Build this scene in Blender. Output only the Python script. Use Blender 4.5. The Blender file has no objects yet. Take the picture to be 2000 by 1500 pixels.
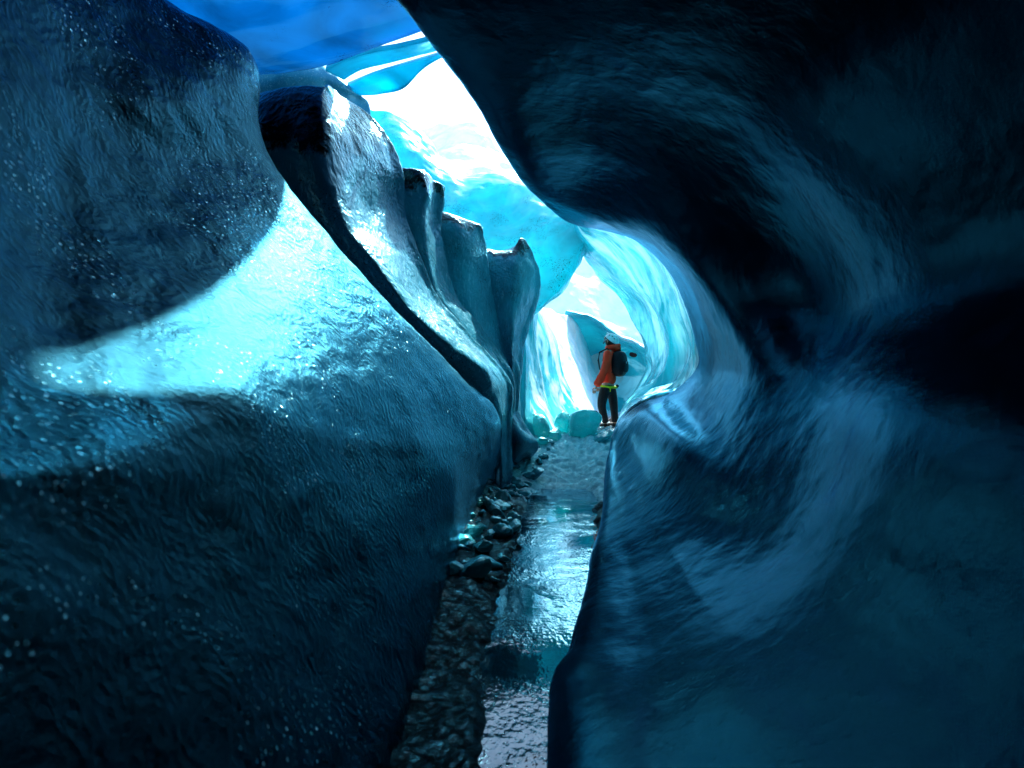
import bpy, bmesh, math, random
import numpy as np
from mathutils import Vector, Matrix
R = math.radians
C = bpy.context.scene.collection
S = bpy.context.scene
F = 1111.0; ZC = 1.4
# ------------------------------------------------------------------ camera, sky, sun, exposure
cam_d = bpy.data.cameras.new('camera'); cam = bpy.data.objects.new('camera', cam_d); C.objects.link(cam)
cam.location = (0, 0, ZC); cam.rotation_euler = (R(90), 0, 0)
cam_d.lens = 20.0; cam_d.sensor_width = 36.0; cam_d.clip_start = 0.02; cam_d.clip_end = 3000
cam_d.dof.use_dof = True; cam_d.dof.focus_distance = 8.0; cam_d.dof.aperture_fstop = 2.4
S.camera = cam
SUN_EL, SUN_AZ = 50.0, 22.0          # azimuth measured from +Y towards +X
w = bpy.data.worlds.new('World'); S.world = w; w.use_nodes = True
nt = w.node_tree; sky = nt.nodes.new('ShaderNodeTexSky'); sky.sky_type = 'NISHITA'; sky.sun_disc = False
sky.sun_elevation = R(SUN_EL); sky.sun_rotation = R(SUN_AZ); sky.air_density = 1.0; sky.dust_density = 1.0; sky.ozone_density = 2.0
nt.nodes['Background'].inputs[1].default_value = 0.12
nt.links.new(sky.outputs[0], nt.nodes['Background'].inputs[0])
sd = bpy.data.lights.new('sun', 'SUN'); sun = bpy.data.objects.new('sun', sd); C.objects.link(sun)
sd.energy = 5.0; sd.angle = R(1.2); sd.color = (1.0, 0.96, 0.9)
sv = Vector((math.sin(R(SUN_AZ))*math.cos(R(SUN_EL)), math.cos(R(SUN_AZ))*math.cos(R(SUN_EL)), math.sin(R(SUN_EL))))
sun.rotation_euler = sv.to_track_quat('Z', 'Y').to_euler(); sun.location = sv*40
S.view_settings.view_transform = 'Standard'; S.view_settings.look = 'None'
S.view_settings.exposure = 2.45; S.view_settings.gamma = 1.0
S.cycles.use_denoising = True
S.cycles.max_bounces = 10; S.cycles.diffuse_bounces = 4; S.cycles.glossy_bounces = 4
S.cycles.transmission_bounces = 6; S.cycles.caustics_reflective = True
S.cycles.sample_clamp_indirect = 8.0

# ------------------------------------------------------------------ helpers
def P(px, py, Y): return ((px-1000)/F*Y, Y, ZC-(py-750)/F*Y)
def W(x, y, z): return (x, y, z)
rng = np.random.RandomState(7)
_perm = rng.permutation(512); _grad = rng.normal(size=(512, 3)); _grad /= np.linalg.norm(_grad, axis=1)[:, None]
def noise(p, scale=1.0, seed=0):
    q = np.asarray(p)*scale + seed*17.13
    i = np.floor(q).astype(int); f = q-i; u = f*f*f*(f*(f*6-15)+10)
    def g(dx, dy, dz):
        h = _perm[(_perm[(_perm[(i[..., 0]+dx) & 511]+i[..., 1]+dy) & 511]+i[..., 2]+dz) & 511]
        return (_grad[h]*(f-np.array([dx, dy, dz]))).sum(-1)
    def L(a, b, t): return a+(b-a)*t
    x0 = L(g(0,0,0), g(1,0,0), u[..., 0]); x1 = L(g(0,1,0), g(1,1,0), u[..., 0])
    x2 = L(g(0,0,1), g(1,0,1), u[..., 0]); x3 = L(g(0,1,1), g(1,1,1), u[..., 0])
    return L(L(x0, x1, u[..., 1]), L(x2, x3, u[..., 1]), u[..., 2])*1.6
def fbm(p, scale, octs=3, seed=0):
    s = 0; a = 1.0
    for k in range(octs): s = s+a*noise(p, scale*2**k, seed+k); a *= 0.5
    return s
def spline(pts, n):                       # Catmull-Rom along axis 0
    p = np.asarray(pts, float); m = len(p)
    q = np.concatenate([2*p[:1]-p[1:2], p, 2*p[-1:]-p[-2:-1]])
    t = np.linspace(0, m-1-1e-9, n); i = t.astype(int); f = (t-i).reshape((-1,)+(1,)*(p.ndim-1))
    a, b, c, d = q[i], q[i+1], q[i+2], q[i+3]
    return 0.5*(2*b+(c-a)*f+(2*a-5*b+4*c-d)*f*f+(3*b-a-3*c+d)*f**3)
def grid_normals(g):
    du = np.gradient(g, axis=1); dv = np.gradient(g, axis=0)
    n = np.cross(du, dv); return n/(np.linalg.norm(n, axis=-1)[..., None]+1e-12)
def tag(o, label=None, cat=None, group=None, kind=None):
    for k, v in (('label', label), ('category', cat), ('group', group), ('kind', kind)):
        if v: o[k] = v
    return o
def link(name, me, mat, parent=None, smooth=True):
    if mat: me.materials.append(mat)
    if smooth: me.polygons.foreach_set('use_smooth', [True]*len(me.polygons))
    me.update(); o = bpy.data.objects.new(name, me); C.objects.link(o)
    if parent: o.parent = parent
    return o
def recenter(o):
    """put the origin of a top-level mesh at the middle of its base"""
    n = len(o.data.vertices); co = np.empty(n*3); o.data.vertices.foreach_get('co', co); co = co.reshape(-1, 3)
    c = np.array([(co[:, 0].min()+co[:, 0].max())/2, (co[:, 1].min()+co[:, 1].max())/2, co[:, 2].min()])
    o.data.vertices.foreach_set('co', (co-c).ravel()); o.data.update(); o.location = c
    return o
def quad_idx(nr, nc, off=0):
    i = np.arange(nr-1)[:, None]*nc+np.arange(nc-1)[None]
    i = i.ravel()+off
    return np.stack([i, i+1, i+nc+1, i+nc], 1)
def sheet(name, rows, mat, nr=200, nc=200, disp=None, thick=0.0, tdir=None, parent=None, amp=0.02, sc=4.0, seed=0, flip=False, streak=None, pre=None):
    """rows x cols of control points -> smooth displaced surface; thick>0 closes it into a body with a real back"""
    g = np.array(rows, float)
    g = spline(g, nr); g = np.swapaxes(spline(np.swapaxes(g, 0, 1), nc), 0, 1)
    if pre is not None: g = pre(g)
    n = grid_normals(g)
    u = np.linspace(0, 1, nc)[None].repeat(nr, 0); v = np.linspace(0, 1, nr)[:, None].repeat(nc, 1)
    d = amp*fbm(g, sc, 3, seed)+amp*2.5*noise(g, sc*0.3, seed+5)
    if disp is not None: d = d+disp(g, u, v)
    g = g+n*d[..., None]
    verts = g.reshape(-1, 3); faces = quad_idx(nr, nc); uvv = np.stack([u, v], -1).reshape(-1, 2)
    if thick > 0:
        if tdir is None: b = g-n*thick
        else: b = g+np.array(tdir)*thick
        step = 4; ir = np.unique(np.r_[np.arange(0, nr, step), nr-1]); ic = np.unique(np.r_[np.arange(0, nc, step), nc-1])
        b = b[np.ix_(range(nr), range(nc))]
        verts = np.concatenate([verts, b.reshape(-1, 3)]); uvv = np.concatenate([uvv, uvv])
        f2 = quad_idx(nr, nc, nr*nc)[:, ::-1]
        N = nr*nc
        bd = np.r_[np.arange(nc), (np.arange(1, nr)*nc+nc-1), ((nr-1)*nc+np.arange(nc-2, -1, -1)), (np.arange(nr-2, -1, -1)*nc)]
        side = np.stack([bd[:-1], bd[:-1]+N, bd[1:]+N, bd[1:]], 1)
        faces = np.concatenate([faces, f2, side])
    if not flip: faces = faces[:, ::-1]
    me = bpy.data.meshes.new(name)
    me.vertices.add(len(verts)); me.vertices.foreach_set('co', verts.ravel())
    me.loops.add(faces.size); me.loops.foreach_set('vertex_index', faces.ravel().astype(np.int32))
    me.polygons.add(len(faces)); me.polygons.foreach_set('loop_start', np.arange(0, faces.size, 4, dtype=np.int32))
    me.polygons.foreach_set('loop_total', np.full(len(faces), 4, dtype=np.int32))
    me.update(calc_edges=True); me.validate()
    uvl = me.uv_layers.new(name='UVMap'); uvl.data.foreach_set('uv', uvv[faces.ravel()].ravel())
    return link(name, me, mat, parent)

# ------------------------------------------------------------------ materials
def new_mat(name):
    m = bpy.data.materials.new(name); m.use_nodes = True; nt = m.node_tree
    for n in list(nt.nodes): nt.nodes.remove(n)
    return m, nt, nt.nodes, nt.links
def ramp(N, L, fac, stops):
    r = N.new('ShaderNodeValToRGB'); e = r.color_ramp.elements
    while len(e) < len(stops): e.new(0.5)
    for k, (p, c) in enumerate(stops):
        e[k].position = p; e[k].color = (*c, 1) if len(c) == 3 else c
    L.new(fac, r.inputs[0]); return r.outputs[0]
def mth(N, L, op, a, b=None, clamp=False):
    m = N.new('ShaderNodeMath'); m.operation = op; m.use_clamp = clamp
    for k, x in enumerate((a, b)):
        if x is None: continue
        if isinstance(x, (int, float)): m.inputs[k].default_value = x
        else: L.new(x, m.inputs[k])
    return m.outputs[0]
def ntex(N, L, vec, scale, detail=4, rough=0.55, dist=0.0):
    t = N.new('ShaderNodeTexNoise'); t.inputs['Scale'].default_value = scale; t.inputs['Detail'].default_value = detail
    t.inputs['Roughness'].default_value = rough; t.inputs['Distortion'].default_value = dist
    L.new(vec, t.inputs['Vector']); return t.outputs['Fac']
def mapping(N, L, vec, scale=(1,1,1), rot=(0,0,0)):
    m = N.new('ShaderNodeMapping'); m.inputs['Scale'].default_value = scale; m.inputs['Rotation'].default_value = rot
    L.new(vec, m.inputs['Vector']); return m.outputs[0]
def ice(name, c0, c1, rough=0.2, transl=0.0, tcol=None, scallop=9.0, bump=0.02, flow=None, streak=0.0,
        dirt=0.0, crest=0.0, crest_scale=6.0, bands=0.0, bandcol=(.8,.85,.88), fine=0.5, flowscale=1.0, ior=1.33, tint=(.35,.85,1), spec=1.2, frost=0.0, frost_scale=45, frost_stretch=(1,1,1), sparkle=0.0, spark_scale=55, edgew=.25, frostcol=(.12,.30,.38)):
    m, nt, N, L = new_mat(name)
    out = N.new('ShaderNodeOutputMaterial'); b = N.new('ShaderNodeBsdfDiffuse'); gl = N.new('ShaderNodeBsdfGlossy')
    tc = N.new('ShaderNodeTexCoord'); geo = N.new('ShaderNodeNewGeometry'); obj = geo.outputs['Position']; uv = tc.outputs['UV']
    fl = mapping(N, L, uv, (*(flow or (30, 6)), 1))
    n1 = ntex(N, L, obj, 1.6, 5, .6, .6)
    col = ramp(N, L, n1, [(0.3, c0), (0.7, c1)])
    def mix(fac, a, c):
        mx = N.new('ShaderNodeMix'); mx.data_type = 'RGBA'; L.new(fac, mx.inputs[0])
        for k, x in ((6, a), (7, c)):
            if isinstance(x, tuple): mx.inputs[k].default_value = (*x, 1)
            else: L.new(x, mx.inputs[k])
        return mx.outputs[2]
    if bands > 0:
        bn = ntex(N, L, fl, 1.0, 5, .55, 1.2)
        bm = ramp(N, L, bn, [(0.5, (0,0,0)), (0.58, (bands,)*3)])
        col = mix(bm, col, bandcol)
    if frost > 0:
        fv = mapping(N, L, obj, frost_stretch); fa = ntex(N, L, fv, frost_scale, 4, .75); fb = ntex(N, L, obj, 3.5, 3, .6)
        fm = mth(N, L, 'MULTIPLY', ramp(N, L, fa, [(.60-frost*.16, (0,0,0)), (.68-frost*.16, (1,1,1))]), ramp(N, L, fb, [(.3, (.35,)*3), (.6, (1,)*3)]))
        col = mix(fm, col, frostcol)
    if dirt > 0:
        dn = ntex(N, L, obj, 55, 3, .7); dl = ntex(N, L, obj, 2.2, 4, .6)
        dm = mth(N, L, 'MULTIPLY', ramp(N, L, dn, [(0.56, (0,0,0)), (0.62, (1,1,1))]), ramp(N, L, dl, [(0.62-dirt*.3, (0,0,0)), (0.72-dirt*.3, (1,1,1))]))
        col = mix(dm, col, (.006, .008, .01))
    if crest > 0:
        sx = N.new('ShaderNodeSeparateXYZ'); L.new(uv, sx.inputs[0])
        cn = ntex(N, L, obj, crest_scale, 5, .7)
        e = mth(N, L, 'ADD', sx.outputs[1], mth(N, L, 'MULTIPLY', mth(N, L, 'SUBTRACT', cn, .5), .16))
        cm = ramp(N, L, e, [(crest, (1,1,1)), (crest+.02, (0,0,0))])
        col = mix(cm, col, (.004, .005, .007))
    L.new(col, b.inputs['Color']); gl.inputs['Roughness'].default_value = rough; gl.inputs['Color'].default_value = (*tint, 1)
    # bumps: scallops, streaks, fine grain
    vo = N.new('ShaderNodeTexVoronoi'); vo.feature = 'SMOOTH_F1'; vo.inputs['Scale'].default_value = scallop
    vo.inputs['Smoothness'].default_value = .35
    wob = N.new('ShaderNodeTexNoise'); wob.inputs['Scale'].default_value = 3.0; L.new(obj, wob.inputs['Vector'])
    va = N.new('ShaderNodeVectorMath'); va.operation = 'ADD'; L.new(obj, va.inputs[0])
    vs = N.new('ShaderNodeVectorMath'); vs.operation = 'SCALE'; vs.inputs['Scale'].default_value = .25
    L.new(wob.outputs['Color'], vs.inputs[0]); L.new(vs.outputs[0], va.inputs[1]); L.new(va.outputs[0], vo.inputs['Vector'])
    h = mth(N, L, 'MULTIPLY', vo.outputs['Distance'], 1.0)
    nf = ntex(N, L, obj, scallop*3.5, 6, .65)
    h = mth(N, L, 'ADD', h, mth(N, L, 'MULTIPLY', nf, fine))
    if streak > 0:
        st = ntex(N, L, fl, 4.0*flowscale, 5, .65, .3)
        h = mth(N, L, 'ADD', h, mth(N, L, 'MULTIPLY', st, streak))
    bp = N.new('ShaderNodeBump'); bp.inputs['Distance'].default_value = bump; bp.inputs['Strength'].default_value = 1.0
    L.new(h, bp.inputs['Height']); L.new(bp.outputs[0], b.inputs['Normal']); L.new(bp.outputs[0], gl.inputs['Normal'])
    sh = b.outputs[0]
    if transl > 0:
        tr = N.new('ShaderNodeBsdfTranslucent')
        tv = ramp(N, L, ntex(N, L, obj, 1.1, 4, .6, 1.0), [(.3, tuple(x*.45 for x in tcol)), (.7, tcol)])
        if bands > 0: tv = mix(bm, tv, tuple(min(1, .55+x*.45) for x in tcol))
        if dirt > 0: tv = mix(dm, tv, (.01, .01, .01))
        if crest > 0: tv = mix(cm, tv, (.01, .01, .01))
        L.new(tv, tr.inputs[0])
        mx = N.new('ShaderNodeMixShader'); mx.inputs[0].default_value = transl
        L.new(sh, mx.inputs[1]); L.new(tr.outputs[0], mx.inputs[2]); sh = mx.outputs[0]
    fr = N.new('ShaderNodeFresnel'); fr.inputs['IOR'].default_value = ior; L.new(bp.outputs[0], fr.inputs['Normal'])
    edge = tuple(edgew+(1-edgew)*x for x in tint); L.new(ramp(N, L, fr.outputs[0], [(.04, tint), (.42, edge)]), gl.inputs['Color'])
    if sparkle > 0:
        v2 = N.new('ShaderNodeTexVoronoi'); v2.inputs['Scale'].default_value = spark_scale; L.new(obj, v2.inputs['Vector'])
        sb = N.new('ShaderNodeVectorMath'); sb.operation = 'SUBTRACT'; L.new(v2.outputs['Color'], sb.inputs[0]); sb.inputs[1].default_value = (.5, .5, .5)
        sc_ = N.new('ShaderNodeVectorMath'); sc_.operation = 'SCALE'; L.new(sb.outputs[0], sc_.inputs[0]); sc_.inputs['Scale'].default_value = .9
        ad = N.new('ShaderNodeVectorMath'); ad.operation = 'ADD'; L.new(sc_.outputs[0], ad.inputs[0]); L.new(bp.outputs[0], ad.inputs[1])
        nz_ = N.new('ShaderNodeVectorMath'); nz_.operation = 'NORMALIZE'; L.new(ad.outputs[0], nz_.inputs[0])
        g2 = N.new('ShaderNodeBsdfGlossy'); g2.inputs['Roughness'].default_value = .10; g2.inputs['Color'].default_value = (.35, .85, 1, 1); L.new(nz_.outputs[0], g2.inputs['Normal'])
        dot = mth(N, L, 'MULTIPLY', ramp(N, L, v2.outputs['Distance'], [(.20, (1,1,1)), (.32, (0,0,0))]), ramp(N, L, ntex(N, L, obj, 1.7, 3, .6), [(.48, (.0,)*3), (.64, (1,)*3)]))
        sm = N.new('ShaderNodeMixShader'); L.new(mth(N, L, 'MULTIPLY', dot, sparkle), sm.inputs[0]); L.new(sh, sm.inputs[1]); L.new(g2.outputs[0], sm.inputs[2]); sh = sm.outputs[0]
    ms = N.new('ShaderNodeMixShader'); L.new(mth(N, L, 'MINIMUM', mth(N, L, 'MULTIPLY', fr.outputs[0], spec), .7), ms.inputs[0])
    L.new(sh, ms.inputs[1]); L.new(gl.outputs[0], ms.inputs[2]); sh = ms.outputs[0]
    L.new(sh, out.inputs[0]); return m

M = {}
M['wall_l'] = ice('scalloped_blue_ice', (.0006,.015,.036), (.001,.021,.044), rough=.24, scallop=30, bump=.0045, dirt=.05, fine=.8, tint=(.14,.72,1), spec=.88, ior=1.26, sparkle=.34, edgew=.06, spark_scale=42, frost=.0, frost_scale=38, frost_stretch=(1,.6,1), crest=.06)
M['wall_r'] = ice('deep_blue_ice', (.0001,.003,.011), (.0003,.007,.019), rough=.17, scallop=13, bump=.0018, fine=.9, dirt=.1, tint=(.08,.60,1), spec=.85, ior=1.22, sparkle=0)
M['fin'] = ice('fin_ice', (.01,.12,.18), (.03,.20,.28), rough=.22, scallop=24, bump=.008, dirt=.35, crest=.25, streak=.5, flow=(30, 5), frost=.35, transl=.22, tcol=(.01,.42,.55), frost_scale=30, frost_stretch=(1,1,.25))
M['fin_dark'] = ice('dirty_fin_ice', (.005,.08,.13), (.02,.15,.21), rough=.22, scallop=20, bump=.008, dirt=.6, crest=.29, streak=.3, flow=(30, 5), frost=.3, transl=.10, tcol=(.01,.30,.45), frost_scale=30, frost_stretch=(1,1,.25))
M['shelf'] = ice('pale_shelf_ice', (.01,.30,.45), (.04,.45,.58), rough=.25, transl=.65, tcol=(.01,.62,.85), scallop=3, bump=.01, fine=.2)
M['back'] = ice('blocky_blue_ice', (.01,.14,.24), (.03,.24,.36), rough=.25, scallop=5, bump=.015, dirt=.3, fine=.3, frost=.3)
M['cyan'] = ice('cyan_ice', (.05,.55,.62), (.2,.75,.8), rough=.25, transl=.72, tcol=(.015,.85,.93), scallop=3, bump=.02, dirt=.45, fine=.2, bands=.5, flow=(2.2, 1.6), bandcol=(.8,.95,.97))
M['ceil'] = ice('ceiling_ice', (.004,.16,.36), (.008,.22,.44), rough=.25, transl=.6, tcol=(.004,.36,.72), scallop=1.2, bump=.03, fine=.3, bands=.12, flow=(2.5,5), bandcol=(.03,.45,.7), dirt=.2)
M['arch'] = ice('arch_ice', (.01,.36,.44), (.06,.55,.62), rough=.16, transl=.5, tcol=(.03,.75,.85), scallop=5, bump=.015, bands=1.0, bandcol=(.86,.95,.97), flow=(6, 1.3), streak=.6, fine=.2)
M['snow'] = ice('glacier_snow', (.75,.88,.92), (.9,.95,.96), rough=.5, transl=.5, tcol=(.9,.97,1.0), scallop=4, bump=.03, dirt=.12, fine=.3)
M['alcove'] = ice('alcove_ice', (.02,.36,.45), (.08,.55,.62), rough=.25, transl=.4, tcol=(.02,.6,.7), scallop=2, bump=.03, bands=.9, flow=(2, 5), bandcol=(.6,.88,.93), fine=.2)

def col_of_edge_wrap(row, offs): return [tuple(np.array(row[-1])+np.array(o)) for o in offs]

# ------------------------------------------------------------------ left ice wall
LW = [
 [(0,-315,2.4),(180,-110,3.0),(325,5,3.5),(435,58,3.9),(490,100,4.2)],
 [(0,-120,2.3),(170,10,2.8),(320,90,3.3),(430,125,3.7),(502,150,4.15)],
 [(0,60,2.22),(170,150,2.72),(310,190,3.1),(420,205,3.6),(496,215,4.1)],
 [(0,250,2.1),(170,290,2.62),(320,310,3.12),(440,310,3.65),(520,300,4.15)],
 [(0,420,1.92),(190,440,2.46),(360,450,2.95),(500,440,3.5),(600,420,4.2)],
 [(0,580,1.68),(210,590,2.15),(400,590,2.62),(580,575,3.35),(718,555,4.42)],
 [(0,740,1.45),(230,745,1.8),(450,740,2.25),(660,725,3.25),(860,700,5.2)],
 [(0,900,1.2),(240,900,1.5),(480,895,2.1),(740,875,3.4),(972,820,6.3)],
 [(0,1080,1.1),(240,1080,1.4),(490,1075,1.9),(750,1040,3.0),(962,915,6.5)],
]
rows = []
for r in LW:
    pts = [P(*q) for q in r]; z = pts[0][2]; x = -.42-.49*z
    rows.append([W(x, -2.5, z), W(x, .2, z)]+pts)
rows.append([W(-.62,-2.5,.3), W(-.6,.3,.3), W(-.58,1.0,.3), W(-.57,1.5,.3), W(-.55,2.2,.28), W(-.5,3.6,.24), W(-.33,6.5,.2)])
rows.append([W(-.45,-2.5,0), W(-.43,.3,0), W(-.42,1.0,0), W(-.42,1.5,0), W(-.42,2.2,0), W(-.42,3.6,0), W(-.38,6.4,0)])
rows.append([W(-.4,-2.5,-.5), W(-.4,.3,-.5), W(-.4,1.0,-.5), W(-.4,1.5,-.5), W(-.4,2.2,-.5), W(-.4,3.6,-.5), W(-.4,6.4,-.5)])
for r in rows: r += [tuple(np.array(r[-1])+o) for o in ((-.16,.30,-.02), (-.9,.8,-.05), (-2.6,.6,-.1))]
top1 = [tuple(np.array(q)+(-.25,.2,.02)) for q in rows[0]]; top2 = [tuple(np.array(q)+(-1.6,.6,-.4)) for q in rows[0]]
rows = [top2, top1]+rows
def dl(g, u, v): return .022*noise(g, 1.3, 31)+.006*noise(g*[1, .6, 1], 9, 32)
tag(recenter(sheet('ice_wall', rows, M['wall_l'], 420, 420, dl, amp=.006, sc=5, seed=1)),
    'huge dark blue scalloped ice wall filling the left, with a white glare patch', 'ice wall')

# ------------------------------------------------------------------ right ice wall and roof overhang
RW = [
 [W(-.54,2.96,3.42),W(-.2,2.5,3.42),W(.1,1.8,3.35),W(.4,.8,3.3),W(.8,-2.5,3.2)],
 [P(870,90,3.37),P(1000,20,3.0),P(1120,-60,2.6),W(.8,.9,3.0),W(1.1,-2.5,3.0)],
 [P(950,200,4.05),P(1090,130,3.5),P(1250,40,2.9),W(1.2,.9,2.8),W(1.4,-2.5,2.8)],
 [P(1010,310,5.05),P(1150,250,4.3),P(1350,170,3.3),P(1750,50,2.2),W(1.6,-2.5,2.5)],
 [P(1062,383,6.0),P(1200,340,5.0),P(1430,290,3.7),P(1850,200,2.05),W(1.7,-2.5,2.3)],
 [P(1140,438,6.8),P(1270,425,5.1),P(1500,400,3.9),P(1900,330,2.0),W(1.8,-2.5,2.1)],
 [P(1240,466,7.1),P(1330,495,5.1),P(1560,490,4.0),P(1950,450,2.0),W(1.8,-2.5,1.9)],
 [P(1305,525,7.1),P(1390,570,4.9),P(1600,600,4.05),P(2000,580,1.9),W(1.7,-2.5,1.7)],
 [P(1342,600,7.0),P(1430,650,4.7),P(1620,690,3.6),P(2000,700,1.7),W(1.6,-2.5,1.5)],
 [P(1360,670,6.9),P(1465,730,4.4),P(1630,790,3.1),P(2000,830,1.5),W(1.45,-2.5,1.3)],
 [P(1365,720,6.8),P(1450,800,4.2),P(1600,900,2.9),P(2000,960,1.4),W(1.3,-2.5,1.1)],
 [P(1320,765,7.1),P(1400,870,4.3),P(1560,1000,2.8),P(2000,1100,1.3),W(1.2,-2.5,.9)],
 [P(1250,785,7.7),P(1330,880,4.7),P(1480,1070,3.0),P(1950,1250,1.3),W(1.1,-2.5,.7)],
 [P(1208,825,7.8),P(1250,910,5.9),P(1390,1130,3.1),P(1800,1400,1.3),W(.8,-2.5,.5)],
 [P(1187,900,7.4),P(1205,980,5.4),P(1270,1200,3.0),P(1400,1600,1.5),W(.5,-2.5,.25)],
 [P(1187,1000,6.2),P(1150,1120,4.2),P(1120,1250,3.1),P(1075,1500,2.07),W(.1,-2.5,0)],
]
RW.append([(a, b, -.5) for a, b, c in RW[-1]])
WR = [((0,.5,.25),(.6,1.6,1.2))]*6+[((.3,.3,.3),(1.5,.8,.8))]*4+[((.3,.4,0),(2,1.2,0))]*7
rows = []
for i, r in enumerate(RW):
    e = np.array(r[0]); a, b = WR[i]
    if i == 0: a, b = (-.1,.3,.3), (.2,.9,1.6)
    rows.append([tuple(e+b), tuple(e+a)]+r)
rows = [[tuple(np.array(q)+(-1.8,.2,1.2)) for q in rows[0]], [tuple(np.array(q)+(-.35,0,.25)) for q in rows[0]]]+rows
def dr(g, u, v): return .035*noise(g, .9, 41)+.002*noise(g, 7, 42)
def relax(g):
    """melt the wall smooth away from its rim"""
    b = g.copy()
    for it in range(500):
        b[1:-1, 1:-1] = .25*(b[:-2, 1:-1]+b[2:, 1:-1]+b[1:-1, :-2]+b[1:-1, 2:])
    u = np.linspace(0, 1, g.shape[1])[None, :, None]; v = np.linspace(0, 1, g.shape[0])[:, None, None]
    k = np.clip((u-.42)/.16, 0, 1)*np.clip((v-.06)/.05, 0, 1)*np.clip((.90-v)/.05, 0, 1)
    return g*(1-k)+b*k
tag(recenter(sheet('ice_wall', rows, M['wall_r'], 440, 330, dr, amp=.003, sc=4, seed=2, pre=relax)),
    'dark blue ice wall on the right curving overhead into a smooth overhanging roof', 'ice wall')

# roof cap over and behind the camera keeps the cave closed there
cap = [[W(x, y, z) for x in (-4, -2, -.5, 1, 3, 5)] for y, z in ((-4.5,-.6), (-3.4,.6), (-2.8,2.6), (-2.0,3.8), (0,4.0), (1.6,4.0), (2.2,4.05))]
tag(recenter(sheet('ice_roof', cap, M['wall_r'], 60, 60, thick=.6, tdir=(0,0,1), seed=3)), 'dark ice vault closing the cave over the near end', 'ice roof')

top = [[W(x, y, 5.75+.1*math.sin(x+y)) for x in (-12, -6, -2, 1, 5, 12)] for y in (-8, -4, 0, 3, 5.0)]  # unseen opaque slab, added to keep sky light off the near ceiling
tag(recenter(sheet('ice_roof', top, M['wall_r'], 60, 60, thick=.9, tdir=(0,0,1), seed=4)), 'unseen ice slab added above the near end of the cave to block sky light', 'ice roof')

# ------------------------------------------------------------------ ice fins behind the left wall
def fin(rows, mat, label, nr=220, nc=140, wrap=((.05,.30,-.02),(-.6,.9,-.1)), foot=None, left=((-.5,.5,0),), seed=0, amp=.01, back=(-.4,.6,-.1), disp=None):
    rr = [[P(*q) for q in r] for r in rows]
    if foot is None: foot = True
    if foot:
        last = rr[-1]; rr.append([(a, b, -.3) for a, b, c in last])
    out = []
    for r in rr:
        out.append([tuple(np.array(r[0])+o) for o in left]+r+[tuple(np.array(r[-1])+o) for o in wrap])
    t1 = [tuple(np.array(q)+(-.03,.22,.0)) for q in out[0]]; t2 = [tuple(np.array(q)+back) for q in out[0]]
    out = [t2, t1]+out
    return tag(recenter(sheet('ice_fin', out, mat, nr, nc, disp, amp=amp, sc=5, seed=seed)), label, 'ice fin')
fin([
 [(495,190,5.2),(560,167,5.0),(628,168,5.0),(645,174,5.3),(662,184,5.6)],
 [(495,232,5.0),(560,230,4.9),(628,235,4.85),(680,236,5.3),(722,236,5.8)],
 [(500,330,5.0),(570,330,4.9),(640,330,4.85),(705,325,5.4),(766,322,6.0)],
 [(560,440,5.0),(620,430,4.9),(676,425,4.9),(728,410,5.6),(768,400,6.1)],
 [(660,535,5.1),(705,530,5.0),(745,520,5.0),(775,502,5.7),(798,485,6.2)],
 [(755,625,5.3),(780,612,5.2),(805,600,5.2),(824,585,5.9),(838,572,6.4)],
 [(850,715,5.7),(868,698,5.6),(885,675,5.6),(892,655,6.1),(896,643,6.6)],
 [(925,785,6.4),(938,762,6.2),(950,728,6.1),(952,714,6.5),(954,704,6.9)],
 [(955,850,6.9),(968,820,6.7),(976,790,6.7),(983,770,6.9),(988,757,7.1)],
 [(955,940,7.3),(968,915,7.2),(978,880,7.1),(984,860,7.2),(988,850,7.3)],
], M['fin_dark'], 'tallest dark ice fin with dirty rim and lit inner blade, just behind the left wall', seed=11)
fin([
 [(735,335,6.5),(785,329,6.4),(822,332,6.4),(848,350,6.7)],
 [(745,375,6.5),(795,372,6.4),(836,372,6.4),(851,377,6.8)],
 [(755,430,6.5),(795,430,6.4),(830,430,6.45),(845,430,6.9)],
 [(775,500,6.6),(808,500,6.5),(836,500,6.5),(853,502,6.9)],
 [(815,595,6.7),(838,585,6.6),(857,575,6.6),(874,570,7.0)],
 [(875,668,6.9),(892,655,6.8),(908,640,6.9),(922,628,7.2)],
 [(930,725,7.1),(943,712,7.1),(955,700,7.1),(966,690,7.4)],
 [(960,790,7.3),(972,778,7.3),(983,765,7.3),(992,750,7.5)],
 [(960,930,7.7),(970,900,7.6),(980,870,7.5),(990,850,7.7)],
], M['fin'], 'speckled ice fin with a rounded black cap, right of the tallest fin', seed=12)
fin([
 [(825,418,7.3),(860,415,7.3),(895,424,7.3),(926,434,7.5)],
 [(835,450,7.3),(865,450,7.2),(900,455,7.2),(934,462,7.6)],
 [(840,510,7.3),(870,510,7.3),(905,510,7.3),(942,512,7.7)],
 [(850,570,7.4),(880,570,7.3),(915,570,7.4),(950,572,7.8)],
 [(880,640,7.5),(905,635,7.4),(935,630,7.5),(966,625,7.9)],
 [(930,700,7.6),(948,695,7.6),(966,688,7.6),(988,682,8.0)],
 [(960,770,7.7),(975,760,7.7),(990,745,7.7),(1003,732,8.0)],
 [(965,930,8.2),(975,900,8.0),(990,860,8.0),(1003,830,8.1)],
], M['fin'], 'squat grey blue ice fin with flat sloping top, third from the left wall', seed=13)
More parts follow.
